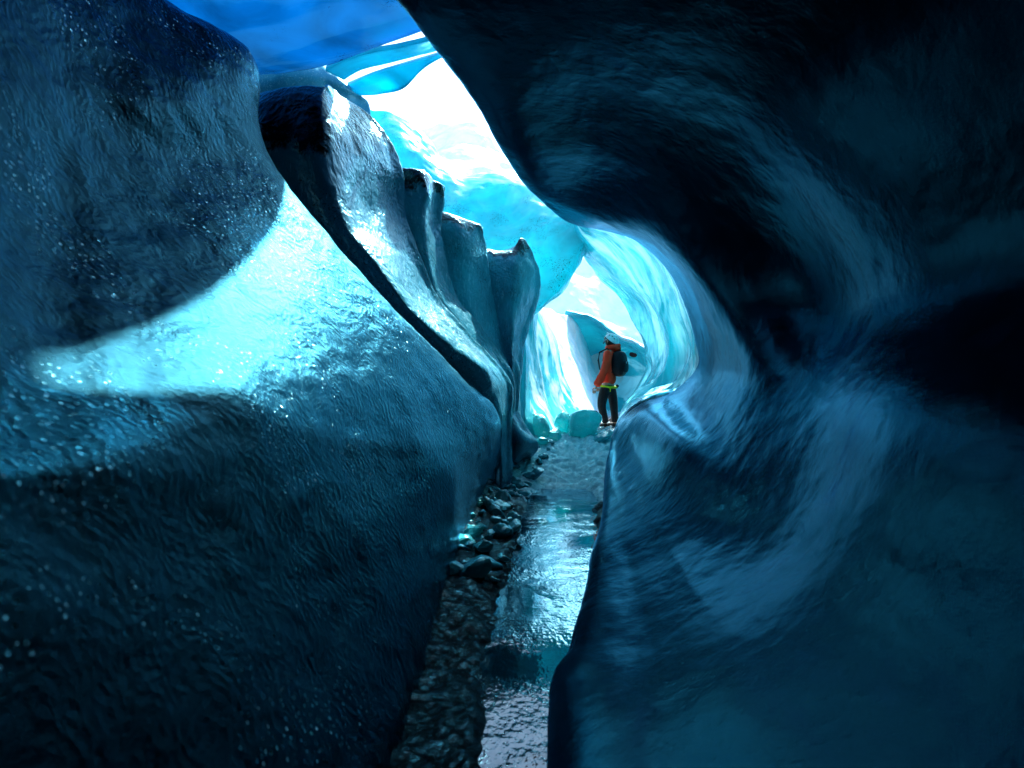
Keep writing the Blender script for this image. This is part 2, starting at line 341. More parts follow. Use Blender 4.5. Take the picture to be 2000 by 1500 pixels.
fin([
 [(920,485,8.2),(945,487,8.1),(975,491,8.1),(1000,488,8.1),(1019,468,8.2)],
 [(925,510,8.1),(950,510,8.0),(980,512,7.95),(1010,508,8.0),(1042,515,8.4)],
 [(930,560,8.1),(955,560,8.0),(985,560,7.9),(1015,560,8.0),(1044,562,8.5)],
 [(945,610,8.1),(970,610,8.0),(995,610,7.9),(1015,612,8.1),(1030,615,8.5)],
 [(960,660,8.1),(980,660,8.0),(998,662,7.9),(1008,664,8.1),(1014,666,8.4)],
 [(970,720,8.1),(985,720,8.0),(1000,722,7.9),(1006,722,8.1),(1010,722,8.4)],
 [(975,790,8.2),(985,790,8.1),(995,785,8.0),(1002,780,8.1),(1006,775,8.4)],
 [(975,930,8.8),(985,925,8.7),(995,915,8.6),(1002,905,8.7),(1006,900,8.8)],
], M['fin'], 'streaked ice fin with a small pointed horn, last before the far tunnel', seed=14)
# low rounded tongue at the foot of the fins
fin([
 [(955,800,8.3),(975,790,8.0),(985,785,7.9),(992,790,8.1)],
 [(955,830,8.2),(975,825,7.8),(1000,822,7.7),(1016,832,8.0)],
 [(955,865,8.3),(975,865,7.8),(1012,862,7.6),(1040,866,7.9)],
 [(955,900,8.5),(975,900,8.0),(1008,895,7.8),(1034,888,8.2)],
 [(955,935,8.6),(975,938,8.4),(988,938,8.4),(1008,918,8.6)],
], M['fin'], 'low rounded tongue of teal ice at the foot of the fins', nr=90, nc=80, seed=15)

# ------------------------------------------------------------------ cyan curtain beyond the light well
cur = [[P(*q) for q in r] for r in [
 [(560,150,12.5),(640,155,12),(715,208,11.5),(770,222,11.6),(830,262,11.8),(900,330,12),(970,330,12.2),(1060,360,11.5),(1140,420,10.5),(1230,430,10.5)],
 [(560,260,12.2),(640,260,12),(715,270,11.3),(770,280,11.0),(830,310,11.2),(900,345,11.4),(980,350,11.6),(1060,390,11),(1132,440,10.2),(1220,450,10.4)],
 [(560,380,12),(640,380,11.8),(715,380,11.2),(770,390,10.8),(830,395,10.8),(900,390,11.0),(980,410,11.0),(1060,430,10.5),(1136,470,10.0),(1160,480,10.4)],
 [(560,480,12),(640,480,11.8),(715,480,11.2),(770,480,10.7),(830,480,10.6),(900,480,10.6),(980,480,10.5),(1060,500,10.1),(1118,520,9.9),(1126,524,10.5)],
 [(560,560,12),(640,560,11.8),(715,560,11.2),(770,560,10.7),(830,560,10.6),(900,560,10.5),(980,560,10.3),(1050,560,10.0),(1088,568,9.9),(1098,572,10.4)],
 [(560,640,12),(640,640,11.8),(715,640,11.2),(770,640,10.7),(830,640,10.6),(900,640,10.5),(980,620,10.3),(1025,606,10.0),(1045,608,9.9),(1060,600,10.4)],
 [(560,700,12.3),(640,700,12.1),(715,700,11.5),(770,700,11),(830,700,11),(900,700,10.9),(980,660,10.8),(1020,625,10.7),(1040,615,10.7),(1050,608,10.9)],
]]
tag(recenter(sheet('ice_curtain', cur, M['cyan'], 160, 240, lambda g,u,v: .12*noise(g,.8,51)+.04*np.abs(noise(g*[1,.3,.25],2.5,52)), thick=.5, tdir=(0,1,.1), amp=.03, sc=2, seed=5)),
    'glowing cyan hanging ice curtain below the bright sky gap', 'ice curtain')

# ------------------------------------------------------------------ swirling arch of the far tunnel
AR = [
 [(1105,425,10.2),(1130,440,9.4),(1142,434,6.95)],
 [(1125,490,11),(1165,482,9.6),(1200,462,8.2),(1240,462,7.15)],
 [(1160,545,11.3),(1205,525,9.8),(1255,510,8.3),(1305,521,7.15)],
 [(1200,580,11.4),(1240,570,9.8),(1290,570,8.3),(1342,597,7.05)],
 [(1232,625,11.4),(1265,630,9.8),(1312,640,8.2),(1361,668,6.95)],
 [(1252,670,11.3),(1280,685,9.6),(1318,700,8.2),(1367,720,6.85)],
 [(1262,695,11.2),(1270,730,9.4),(1290,755,8.4),(1322,767,7.15)],
 [(1243,735,11.0),(1240,760,9.8),(1240,775,8.8),(1250,787,7.75)],
 [(1215,790,10.8),(1212,805,9.9),(1206,815,8.9),(1207,827,7.85)],
 [(1205,850,10.6),(1200,870,9.6),(1192,885,8.6),(1188,902,7.45)],
]
AR[0] = [(1105,425,10.2),(1125,438,9.4),(1135,438,8.0),(1142,434,6.95)]
rows = [[P(*q) for q in r] for r in AR]
rows = [[tuple(np.array(q)+(-.1,.2,.5)) for q in rows[0]]]+rows
for r in rows: r.insert(0, tuple(np.array(r[0])+(.5,.7,.25)))
def da(g, u, v):
    t = u*9+3.2*noise(np.stack([u*1.5, v*3, u*0], -1), 1, 61)+v*2
    return .10*np.abs(np.sin(t))*np.clip(np.sin(u*3.14)*1.5, 0, 1)+.05*noise(g, 1.2, 62)*np.sin(u*3.14)
tag(recenter(sheet('ice_arch', rows, M['arch'], 260, 200, da, thick=.25, tdir=(.8,.1,.5), amp=.012, sc=3, seed=6)),
    'bright turquoise swirled ice arch curving over the far passage', 'ice arch')

# striped bright wall on the left of the far passage
GS = [
 [(1000,612,10.2),(1020,612,10.0),(1045,612,10.2),(1060,602,12)],
 [(990,660,10.0),(1016,660,9.8),(1052,662,10.4),(1092,665,12)],
 [(990,720,9.8),(1020,720,9.6),(1062,728,10.4),(1108,735,12)],
 [(990,770,9.6),(1025,775,9.4),(1075,780,10.4),(1135,780,12)],
 [(990,815,9.4),(1035,820,9.2),(1095,815,10.2),(1150,800,12)],
 [(990,860,9.3),(1050,865,9.2),(1110,855,10),(1160,830,12)],
]
rows = [[P(*q) for q in r] for r in GS]
tag(recenter(sheet('ice_wall', rows, M['arch'], 160, 140, lambda g,u,v: .05*np.abs(np.sin(u*14+3*v+1.5*noise(g,1,71))), thick=.3, tdir=(-.9,.3,0), amp=.01, sc=3, seed=7)),
    'pale striped ice bank flowing down on the left side of the far passage', 'ice wall')

# ------------------------------------------------------------------ blue ceiling shelves above the well
ce = bpy.data.objects.new('ice_ceiling', None); ce.location = (-2, 6, 5); C.objects.link(ce)
tag(ce, 'vivid blue translucent ice ceiling with thin white bright seams, upper left', 'ice ceiling')
def shelf(rows, seed, th=.10, nm='ice_shelf', mt='ceil'):
    o = sheet(nm, [[tuple(np.array(P(*q))-np.array(ce.location)) for q in r] for r in rows], M[mt], 80, 120, lambda g,u,v: .02*noise(g,.8,80+seed)+(.10*noise(g,.55,88)+.03*np.abs(noise(g,1.7,89)))*np.clip(1.05-v, 0, 1)*(seed == 21), thick=th, tdir=(0,0,1), amp=.012, sc=2, seed=seed)
    o.parent = ce; return o
shelf([
 [(-300,-420,3.6),(100,-420,3.6),(400,-420,3.7),(700,-420,3.7),(980,-420,3.7)],
 [(-200,-150,4.6),(150,-150,4.6),(420,-150,4.6),(700,-150,4.5),(930,-150,4.4)],
 [(-100,20,5.4),(200,20,5.4),(430,20,5.4),(680,10,5.3),(900,-10,5.1)],
 [(0,130,6.4),(250,130,6.4),(470,125,6.2),(655,95,6.0),(870,40,5.6)],
 [(50,230,7.2),(300,200,6.9),(500,160,6.6),(636,135,6.35),(690,98,6.1)],
][:4]+[[(50,230,7.2),(300,190,6.9),(500,150,6.6),(638,128,6.3),(862,50,5.7)]], 21)
shelf([
 [(637,142,6.7),(690,117,6.6),(760,99,6.45),(880,70,6.25)],
 [(655,150,6.9),(700,128,6.8),(770,108,6.65),(880,80,6.45)],
 [(672,160,7.1),(715,138,7.0),(790,118,6.9),(890,88,6.7)],
], 22, .06, mt='shelf')
shelf([
 [(678,170,7.5),(735,147,7.4),(800,127,7.3),(900,97,7.1)],
 [(685,178,7.5),(740,160,7.5),(800,140,7.35),(900,100,7.1)],
 [(690,186,7.6),(740,183,7.7),(790,172,7.5),(840,118,7.3)],
], 23, .06, mt='shelf')
# wall under the ceiling, behind the fins
bw = [[P(*q) for q in r] for r in [
 [(-200,20,7.6),(200,40,7.4),(480,80,7.2),(560,100,7.2),(620,118,7.25),(668,165,7.6)],
 [(-200,120,7.3),(200,130,7.1),(480,140,6.9),(560,145,6.9),(640,152,7.2),(690,180,7.6)],
 [(-200,250,7.6),(200,250,7.4),(480,250,7.2),(560,230,7.2),(650,200,7.4),(716,206,7.8)],
 [(-200,450,7.6),(200,450,7.4),(480,450,7.2),(560,400,7.2),(650,330,7.4),(720,280,7.8)],
 [(-200,800,7.6),(200,800,7.4),(480,800,7.2),(560,700,7.2),(650,600,7.4),(720,500,7.8)],
]]
tag(recenter(sheet('ice_wall', bw, M['back'], 120, 160, thick=.6, tdir=(-.2,1,0), amp=.03, sc=2, seed=8)),
    'cracked blue ice wall under the ceiling, behind the tallest fin', 'ice wall')

# ------------------------------------------------------------------ outside: glacier, snow slope, alcove
pk = [[P(*q) for q in r] for r in [
 [(500,320,30),(650,300,30),(740,262,29),(820,250,28),(880,238,27),(940,240,27),(1000,285,26),(1100,330,26),(1300,330,26),(1500,300,28)],
 [(500,360,28),(650,340,28),(740,300,27),(820,290,26),(880,290,25),(940,290,25),(1000,330,24),(1100,380,24),(1300,380,24),(1500,380,26)],
 [(500,500,22),(650,480,22),(740,460,21),(820,440,20),(880,430,20),(940,430,20),(1000,450,19),(1100,470,19),(1300,480,20),(1500,480,21)],
 [(500,780,18),(650,780,18),(740,780,17),(820,780,17),(880,780,16),(940,780,16),(1000,780,16),(1100,780,16),(1300,780,16),(1500,780,17)],
]]
tag(recenter(sheet('snow_slope', pk, M['snow'], 160, 220, lambda g,u,v: .5*np.abs(noise(g,.25,91))+.2*noise(g,.8,92), thick=2, tdir=(0,1,-.2), amp=.05, sc=1.2, seed=9)),
    'sunlit white broken glacier slope outside, seen through the sky gap', 'glacier slope')
sl = [[P(*q) for q in r] for r in [
 [(960,560,13),(1040,598,12.5),(1066,600,13.5),(1112,618,15),(1150,640,18)],
 [(980,640,12.5),(1050,650,12.3),(1090,655,13),(1125,670,15),(1160,690,18)],
 [(1000,720,12.2),(1070,720,12.1),(1115,725,12.8),(1150,735,14.5),(1180,745,18)],
 [(1010,780,12),(1095,780,12),(1140,782,12.5),(1165,785,14),(1195,785,17)],
 [(1010,850,11.5),(1100,845,11.8),(1150,835,12),(1180,825,13.2),(1210,810,16)],
]]
tag(recenter(sheet('snow_slope', sl, M['snow'], 120, 120, lambda g,u,v: .06*np.abs(noise(g,1.2,95)), thick=.5, tdir=(-.6,.8,-.2), amp=.03, sc=2, seed=10)),
    'blown out white snow slope with brown grit, left of the hiker', 'snow slope')
al = [[P(*q) for q in r] for r in [
 [(1100,612,15),(1122,616,14.6),(1150,622,14.5),(1190,640,14.2),(1230,660,14),(1280,690,13.5)],
 [(1100,640,15.5),(1125,640,15.6),(1160,645,15.8),(1200,660,15.6),(1235,675,15),(1290,700,14)],
 [(1110,690,16),(1138,690,16.6),(1170,690,17),(1205,695,17),(1240,700,16),(1290,720,14)],
 [(1125,740,15.8),(1150,740,16.4),(1180,740,16.8),(1210,740,16.5),(1240,745,15.4),(1285,760,14)],
 [(1150,800,14.6),(1170,800,15),(1190,800,15.2),(1215,800,15),(1240,800,14.4),(1280,800,13.5)],
 [(1150,830,14),(1170,830,14.4),(1190,830,14.5),(1215,830,14.5),(1240,830,14),(1280,830,13.2)],
]]
tag(recenter(sheet('ice_alcove', al, M['alcove'], 120, 120, lambda g,u,v: .15*noise(g*[1,.4,1.6],.9,97), thick=.6, tdir=(.2,1,.2), amp=.03, sc=1.5, seed=12)),
    'hollowed turquoise ice alcove behind the hiker', 'ice alcove')

# ------------------------------------------------------------------ floor, water
def floor_h(x, y):
    p = np.stack([x, y, x*0], -1)
    up = np.clip((y-6.9)/2.9, 0, 1); up = up*up*(3-2*up)
    base = -.10+.70*up+np.clip(y-11, 0, 100)*.015
    cx = .15+np.clip(y-3, 0, 6)*.11       # stream centre line
    bank = np.clip(np.abs(x-cx-.02)-.16-np.clip(y-2, 0, 5)*.03, 0, .16)*.85*(1-up)
    left = np.exp(-((x+.35)/.22)**2)*.12*np.clip((y-3)/3, 0, 1)*(1-up)
    return base+bank+left+.035*fbm(p, 3.5, 4, 101)+(.028+.02*up)*fbm(p, 11, 3, 102)
def ground_obj():
    ys = np.concatenate([np.linspace(-4, 1.5, 12)[:-1], np.linspace(1.5, 12, 420), 12+np.geomspace(.05, 500, 50)])
    xs = np.concatenate([-3-np.geomspace(.1, 400, 30)[::-1], np.linspace(-3, 3, 300), 3+np.geomspace(.1, 400, 30)])
    X, Y = np.meshgrid(xs, ys); Z = floor_h(X, Y)
    nr, nc = X.shape; f = quad_idx(nr, nc); v = np.stack([X, Y, Z], -1).reshape(-1, 3)
    me = bpy.data.meshes.new('ground'); me.from_pydata(v.tolist(), [], f.tolist())
    return me
m, nt, N, L = new_mat('wet_gravel_and_slush'); M['ground'] = m
out = N.new('ShaderNodeOutputMaterial'); b = N.new('ShaderNodeBsdfPrincipled'); geo = N.new('ShaderNodeNewGeometry'); pos = geo.outputs['Position']
sx = N.new('ShaderNodeSeparateXYZ'); L.new(pos, sx.inputs[0])
nz = ntex(N, L, pos, 14, 6, .7); big = ntex(N, L, pos, 2.0, 4, .6)
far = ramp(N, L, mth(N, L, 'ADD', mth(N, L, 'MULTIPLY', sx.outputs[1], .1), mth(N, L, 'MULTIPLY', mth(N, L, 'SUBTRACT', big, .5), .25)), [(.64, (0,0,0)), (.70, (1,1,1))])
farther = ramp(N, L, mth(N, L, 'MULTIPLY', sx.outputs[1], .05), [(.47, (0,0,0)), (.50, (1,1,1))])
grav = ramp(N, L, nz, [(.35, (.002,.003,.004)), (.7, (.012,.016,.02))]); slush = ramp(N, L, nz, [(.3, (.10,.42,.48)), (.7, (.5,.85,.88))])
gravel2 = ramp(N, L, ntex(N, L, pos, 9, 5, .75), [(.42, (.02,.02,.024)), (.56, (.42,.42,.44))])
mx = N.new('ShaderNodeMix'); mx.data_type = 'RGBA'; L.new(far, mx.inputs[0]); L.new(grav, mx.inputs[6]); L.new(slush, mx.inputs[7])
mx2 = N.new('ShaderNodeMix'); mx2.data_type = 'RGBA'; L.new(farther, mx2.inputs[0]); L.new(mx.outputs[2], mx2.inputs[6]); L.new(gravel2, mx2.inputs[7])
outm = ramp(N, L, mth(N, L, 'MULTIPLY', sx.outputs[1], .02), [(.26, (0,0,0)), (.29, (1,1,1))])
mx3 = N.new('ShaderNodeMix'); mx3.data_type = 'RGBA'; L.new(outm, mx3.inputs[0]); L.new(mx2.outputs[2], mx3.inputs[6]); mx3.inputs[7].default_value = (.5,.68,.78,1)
def wet(N, L, colour, tint, rough, height, dist, ior=1.33, spec=1.5):
    d = N.new('ShaderNodeBsdfDiffuse'); gl = N.new('ShaderNodeBsdfGlossy'); fr = N.new('ShaderNodeFresnel'); ms = N.new('ShaderNodeMixShader')
    if isinstance(colour, tuple): d.inputs[0].default_value = (*colour, 1)
    else: L.new(colour, d.inputs[0])
    gl.inputs['Color'].default_value = (*tint, 1); gl.inputs['Roughness'].default_value = rough; fr.inputs[0].default_value = ior
    bp = N.new('ShaderNodeBump'); bp.inputs['Distance'].default_value = dist; L.new(height, bp.inputs['Height'])
    L.new(bp.outputs[0], d.inputs['Normal']); L.new(bp.outputs[0], gl.inputs['Normal']); L.new(bp.outputs[0], fr.inputs['Normal'])
    L.new(mth(N, L, 'MULTIPLY', fr.outputs[0], spec, True), ms.inputs[0]); L.new(d.outputs[0], ms.inputs[1]); L.new(gl.outputs[0], ms.inputs[2])
    o = N.new('ShaderNodeOutputMaterial'); L.new(ms.outputs[0], o.inputs[0])
N.remove(out); N.remove(b)
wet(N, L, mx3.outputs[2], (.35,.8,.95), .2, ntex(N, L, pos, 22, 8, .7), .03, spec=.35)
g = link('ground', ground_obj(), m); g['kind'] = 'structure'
m, nt, N, L = new_mat('stream_water'); M['water'] = m
geo = N.new('ShaderNodeNewGeometry'); pos = geo.outputs['Position']
calm = ramp(N, L, ntex(N, L, pos, 1.5, 2, .5), [(.42, (.12,)*3), (.6, (1,)*3)])
hh = mth(N, L, 'ADD', ntex(N, L, mapping(N, L, pos, (1, .6, 1)), 14, 2, .5), mth(N, L, 'MULTIPLY', ntex(N, L, mapping(N, L, pos, (1, .7, 1)), 48, 2, .5), .45))
wet(N, L, (.0005,.002,.003), (.6,.88,1), .02, mth(N, L, 'MULTIPLY', hh, calm), .007, spec=2.0)
me = bpy.data.meshes.new('water')
me.from_pydata([(-.8,-4,0),(.8,-4,0),(1.4,8.6,0),(-.8,8.6,0)], [], [(0,1,2,3)])
wt = link('water', me, m, smooth=False); wt['kind'] = 'structure'

# ------------------------------------------------------------------ plain materials for the hiker and loose pieces
def plain(name, col, rough=.6, col2=None, scale=20, bump=0, metal=0):
    m, nt, N, L = new_mat(name); out = N.new('ShaderNodeOutputMaterial'); b = N.new('ShaderNodeBsdfPrincipled')
    tc = N.new('ShaderNodeTexCoord'); n = ntex(N, L, tc.outputs['Object'], scale, 4, .6)
    c2 = col2 or tuple(x*.7 for x in col)
    L.new(ramp(N, L, n, [(.35, c2), (.65, col)]), b.inputs['Base Color'])
    b.inputs['Specular IOR Level'].default_value = .15; b.inputs['Roughness'].default_value = rough; b.inputs['Metallic'].default_value = metal
    if bump:
        bp = N.new('ShaderNodeBump'); bp.inputs['Distance'].default_value = bump; L.new(n, bp.inputs['Height']); L.new(bp.outputs[0], b.inputs['Normal'])
    L.new(b.outputs[0], out.inputs[0]); return m
M['jacket'] = plain('orange_shell_fabric', (.95,.06,.022), .75, (.80,.04,.016), 14, .01)
M['trouser'] = plain('black_trouser_fabric', (.012,.014,.02), .7, scale=16, bump=.008)
M['pack'] = plain('black_pack_fabric', (.010,.012,.018), .5, scale=30, bump=.004)
M['helmet'] = plain('pale_helmet_shell', (.55,.75,.78), .3)
M['vent'] = plain('dark_vent', (.02,.03,.04), .6)
M['skin'] = plain('skin', (.45,.26,.19), .55)
M['hair'] = plain('dark_hair', (.03,.02,.015), .7)
M['harness'] = plain('lime_webbing', (.45,.62,.02), .6)
M['boot'] = plain('dark_boot_leather', (.02,.018,.016), .5)
M['steel'] = plain('steel', (.5,.5,.52), .3, metal=1)

PX, PY, PZ = (1190-1000)/F*10.5, 10.5, ZC-(836-750)/F*10.5
K = 10.5/F
def J(cx, cy, d=0.0): return Vector(((cx/5.77+1100-1190)*K, d, (836-(cy/5.77+600))*K))
def skin(name, chains, mat, parent, root=0, sub=2, loc=(0, 0, 0)):
    """chains: list of [(Vector, (rx, ry)), ...]; equal points are merged, so limbs join the trunk"""
    vs, es, rs = [], [], []
    def idx(p, r):
        for k, q in enumerate(vs):
            if (q-p).length < 1e-4: return k
        vs.append(p.copy()); rs.append(r); return len(vs)-1
    for c in chains:
        prev = None
        for p, r in c:
            k = idx(p, r)
            if prev is not None and prev != k: es.append((prev, k))
            prev = k
    me = bpy.data.meshes.new(name); me.from_pydata([tuple(v) for v in vs], es, [])
    o = bpy.data.objects.new(name, me); C.objects.link(o)
    sk = o.modifiers.new('s', 'SKIN'); sk.use_smooth_shade = True; sk.branch_smoothing = .4
    for k, r in enumerate(rs): me.skin_vertices[0].data[k].radius = r if isinstance(r, tuple) else (r, r)
    me.skin_vertices[0].data[root].use_root = True
    sb = o.modifiers.new('b', 'SUBSURF'); sb.levels = sub; sb.render_levels = sub
    bpy.context.view_layer.update(); dg = bpy.context.evaluated_depsgraph_get()
    nm = bpy.data.meshes.new_from_object(o.evaluated_get(dg)); bpy.data.objects.remove(o)
    nm.materials.clear(); r = link(name, nm, mat, parent); return r
def bm_obj(name, bm, mat, parent=None, smooth=True):
    me = bpy.data.meshes.new(name); bm.to_mesh(me); bm.free(); return link(name, me, mat, parent, smooth)
def blob(bm, c, r, rot=None, seg=16, f=None):
    m = Matrix.Translation(c) @ (rot.to_4x4() if rot else Matrix.Identity(4)) @ Matrix.Diagonal((*r, 1))
    res = bmesh.ops.create_uvsphere(bm, u_segments=seg, v_segments=max(6, seg//2+2), radius=1)
    if f:
        for v in res['verts']: v.co = f(v.co)
    for v in res['verts']: v.co = m @ v.co
def tube(bm, pts, r, n=8):
    rings = []
    for i, p in enumerate(pts):
        t = (pts[min(i+1, len(pts)-1)]-pts[max(i-1, 0)]).normalized()
        a = t.cross(Vector((0, 0, 1)));  a = a.normalized() if a.length > .01 else Vector((1, 0, 0)); b = t.cross(a)
        rr = r[i] if isinstance(r, (list, tuple)) else r
        rings.append([bm.verts.new(p+a*math.cos(k*2*math.pi/n)*rr+b*math.sin(k*2*math.pi/n)*rr) for k in range(n)])
    for i in range(len(rings)-1):
        for k in range(n): bm.faces.new((rings[i][k], rings[i][(k+1) % n], rings[i+1][(k+1) % n], rings[i+1][k]))
    bm.faces.new(rings[0][::-1]); bm.faces.new(rings[-1])

person = bpy.data.objects.new('person', None); person.location = (PX, PY, PZ); C.objects.link(person)
tag(person, 'hiker in orange jacket and pale helmet with black backpack, looking up in the far passage', 'person')
f = Vector((-.82, .57, 0)); l = Vector((-.57, -.82, 0))          # facing and left directions
pel = J(505, 925); che = J(520, 640); chest = J(512, 560); neck = J(520, 470); head = J(520, 385)
hipL = pel+l*.095+Vector((0,0,-.04)); hipR = pel-l*.095+Vector((0,0,-.04))
hipL.x = J(445,0).x; hipR.x = J(560,0).x
knL = J(425, 1110, -.06); anL = J(478, 1320, -.02); knR = J(580, 1105, .10); anR = J(600, 1320, .14)
shL = J(492, 520, -.16); shR = J(548, 520, .18); elL = J(440, 715, -.22); wrL = J(365, 880, -.20); elR = J(500, 720, .26); wrR = J(440, 860, .22)
bodym = [
 [(pel, (.13,.10)), (che, (.13,.10)), (chest, (.14,.10)), (neck, (.055,.055)), (head+Vector((0,0,-.03)), (.075,.085)), (head+Vector((.01,0,.05)), (.085,.09))],
 [(chest, (.14,.10)), (shL, .055), (elL, .042), (wrL, .03)], [(chest, (.14,.10)), (shR, .055), (elR, .042), (wrR, .03)],
 [(pel, (.13,.10)), (hipL, .085), (knL, .058), (anL, .04), (anL+f*.12+Vector((0,0,-.05)), .03)],
 [(pel, (.13,.10)), (hipR, .085), (knR, .058), (anR, .04), (anR+f*.12+Vector((0,0,-.05)), .03)],
]
body = skin('body', bodym, M['skin'], person)
# face: looks up to the left; nose, eyes, mouth and ear on the head
up = (f*.80+Vector((0,0,.60))).normalized(); hup = (Vector((0,0,1))-up*up.z).normalized()
bm = bmesh.new(); blob(bm, head+up*.105-hup*.012, (.016,.016,.028)); bm_obj('nose', bm, M['skin'], person)
bm = bmesh.new()
bm.free()
for s in (-1, 1):
    bm = bmesh.new(); blob(bm, head+up*.088+l*.032*s+hup*.022, (.012,.012,.009)); bm_obj('eye', bm, M['vent'], person)
bm = bmesh.new(); blob(bm, head+up*.088-hup*.05, (.022,.022,.007)); bm_obj('mouth', bm, plain('lips', (.35,.12,.1), .5), person)
bm = bmesh.new(); blob(bm, head+l*.092+Vector((.01,0,0)), (.014,.016,.03)); bm_obj('ear', bm, M['skin'], person)
bm = bmesh.new(); blob(bm, head-up*.035+Vector((0,0,-.005)), (.098,.098,.085)); bm_obj('hair', bm, M['hair'], person)
# helmet with vents, rim, chin strap and head lamp
hc = head-up*.03+hup*.045; hq = up.cross(hup); HR = Matrix((up, hq, hup)).transposed()
def dome(co):
    if co.z < -.12: co.z = -.12+(co.z+.12)*.12
    return co
bm = bmesh.new(); blob(bm, hc, (.145,.122,.118), HR, 24, dome); hel = bm_obj('helmet', bm, M['helmet'], person)
for s in (-1, 1):
    for k in (-1, 0, 1):
        bm = bmesh.new(); blob(bm, hc+HR @ Vector((k*.055, s*.085, .078-.012*abs(k))), (.020,.008,.010), HR, 8); bm_obj('vent', bm, M['vent'], hel)
bm = bmesh.new(); tube(bm, [hc+HR @ Vector((math.cos(a)*.143, math.sin(a)*.121, -.012)) for a in np.linspace(0, 2*math.pi, 25)], .008); bm_obj('helmet_rim', bm, M['vent'], hel)
bm = bmesh.new(); blob(bm, hc+HR @ Vector((.135, 0, .05)), (.028,.035,.024), HR, 10); bm_obj('head_lamp', bm, M['helmet'], hel)
bm = bmesh.new(); tube(bm, [hc+HR @ Vector((.02, -.115*sg, -.01)) if False else head+l*.10*sg+up*.02 for sg in (1,)]+[head+l*.075+up*.05-hup*.08, head+up*.07-hup*.10], .007); bm_obj('chin_strap', bm, M['vent'], hel)
# jacket: trunk, hood and sleeves
hem = J(508, 886); wst = J(515, 770)
jk = skin('jacket', [
 [(hem, (.185,.15)), (wst, (.165,.14)), (che, (.165,.14)), (chest+Vector((0,0,.01)), (.16,.13)), (J(525,492), (.10,.10)), (J(535,450), (.085,.085))],
 [(chest+Vector((0,0,.01)), (.16,.13)), (shL+Vector((-.005,0,0)), .085), (J(470,620,-.2), .078), (elL, .075), (J(402,800,-.22), .07), (wrL+Vector((-.015,0,-.02)), .072)],
 [(chest+Vector((0,0,.01)), (.16,.13)), (shR, .085), (elR, .07), (wrR, .06)],
], M['jacket'], person)
vv = np.empty(len(jk.data.vertices)*3); jk.data.vertices.foreach_get('co', vv); vv = vv.reshape(-1, 3)
cr = noise(vv*[1, 1, .6], 11, 5)*.012+np.abs(noise(vv, 22, 6))*.007
nn = np.array([v.normal for v in jk.data.vertices]); jk.data.vertices.foreach_set('co', (vv+nn*cr[:, None]).ravel())
bm = bmesh.new(); tube(bm, [J(560,440,.0)+Vector((math.cos(a)*.105, math.sin(a)*.115, .018*math.cos(a)-.01)) for a in np.linspace(0, 2*math.pi, 21)], .042, 10)
blob(bm, J(598,465,-.02), (.085,.11,.065)); bm_obj('hood', bm, M['jacket'], jk)
# hands
for nm, w_, e_ in (('hand', wrL, elL), ('hand', wrR, elR)):
    d = (w_-e_).normalized(); s_ = l; p0 = w_+d*.05
    ch = [[(w_, (.022,.03)), (p0, (.03,.018)), (p0+d*.035, (.034,.016))]]
    ho = skin(nm, ch, M['skin'], person)
    bm = bmesh.new()
    for k in range(4):
        o_ = f*((k-1.5)*.018); b0 = p0+d*.05+o_; ln = (.034,.040,.036,.028)[k]
        tube(bm, [b0, b0+d*ln, b0+d*ln*1.7-s_*.012], [.0095,.009,.007], 8)
    tube(bm, [p0+f*.028, p0+f*.048+d*.03, p0+f*.045+d*.055], [.011,.010,.008], 8)
    bm_obj('fingers', bm, M['skin'], ho)
# trousers and boots
skin('trousers', [
 [(J(507,850), (.15,.115)), (pel, (.145,.115)), (hipL, (.105,.105)), (knL, (.082,.085)), (J(452,1220,-.04), .072), (anL+Vector((0,0,.02)), .074)],
 [(pel, (.145,.115)), (hipR, (.105,.105)), (knR, (.08,.085)), (J(592,1220,.12), .07), (anR+Vector((0,0,.02)), .072)],
], M['trouser'], person)
for a in (anL, anR):
    bt = skin('boot', [[(a+Vector((0,0,.03)), .05), (Vector((a.x, a.y, .05)), (.055,.05)), (Vector((a.x, a.y, .045))+f*.11, (.045,.045)), (Vector((a.x, a.y, .035))+f*.20, (.038,.035))]], M['boot'], person)
    bm = bmesh.new(); q = Vector((a.x, a.y, .012))+f*.075; blob(bm, q, (.15,.055,.016), Matrix((f, l, Vector((0,0,1)))).transposed()); bm_obj('sole', bm, M['pack'], bt)
# backpack on the back
bc = J(622, 640, -.09); bdir = (-f*.9).normalized(); BR = Matrix((bdir, l, Vector((0,0,1)))).transposed()
def packf(co): return Vector((math.copysign(abs(co.x)**.7, co.x), math.copysign(abs(co.y)**.6, co.y), math.copysign(abs(co.z)**.75, co.z)))
bm = bmesh.new(); blob(bm, bc, (.13,.155,.235), BR, 28, packf); pk_ = bm_obj('backpack', bm, M['pack'], person)
bm = bmesh.new(); blob(bm, bc+bdir*.10+Vector((0,0,-.05)), (.055,.11,.12), BR, 20, packf); bm_obj('pocket', bm, M['pack'], pk_)
bm = bmesh.new(); tube(bm, [bc+bdir*.02+Vector((0,0,.22))+l*.03, bc+bdir*.02+Vector((0,0,.27)), bc+bdir*.02+Vector((0,0,.22))-l*.03], .008); bm_obj('grab_loop', bm, M['pack'], pk_)
bm = bmesh.new(); blob(bm, bc+bdir*.152+l*.03+Vector((0,0,.02)), (.006,.016,.02), BR, 8); bm_obj('buckle', bm, M['steel'], pk_)
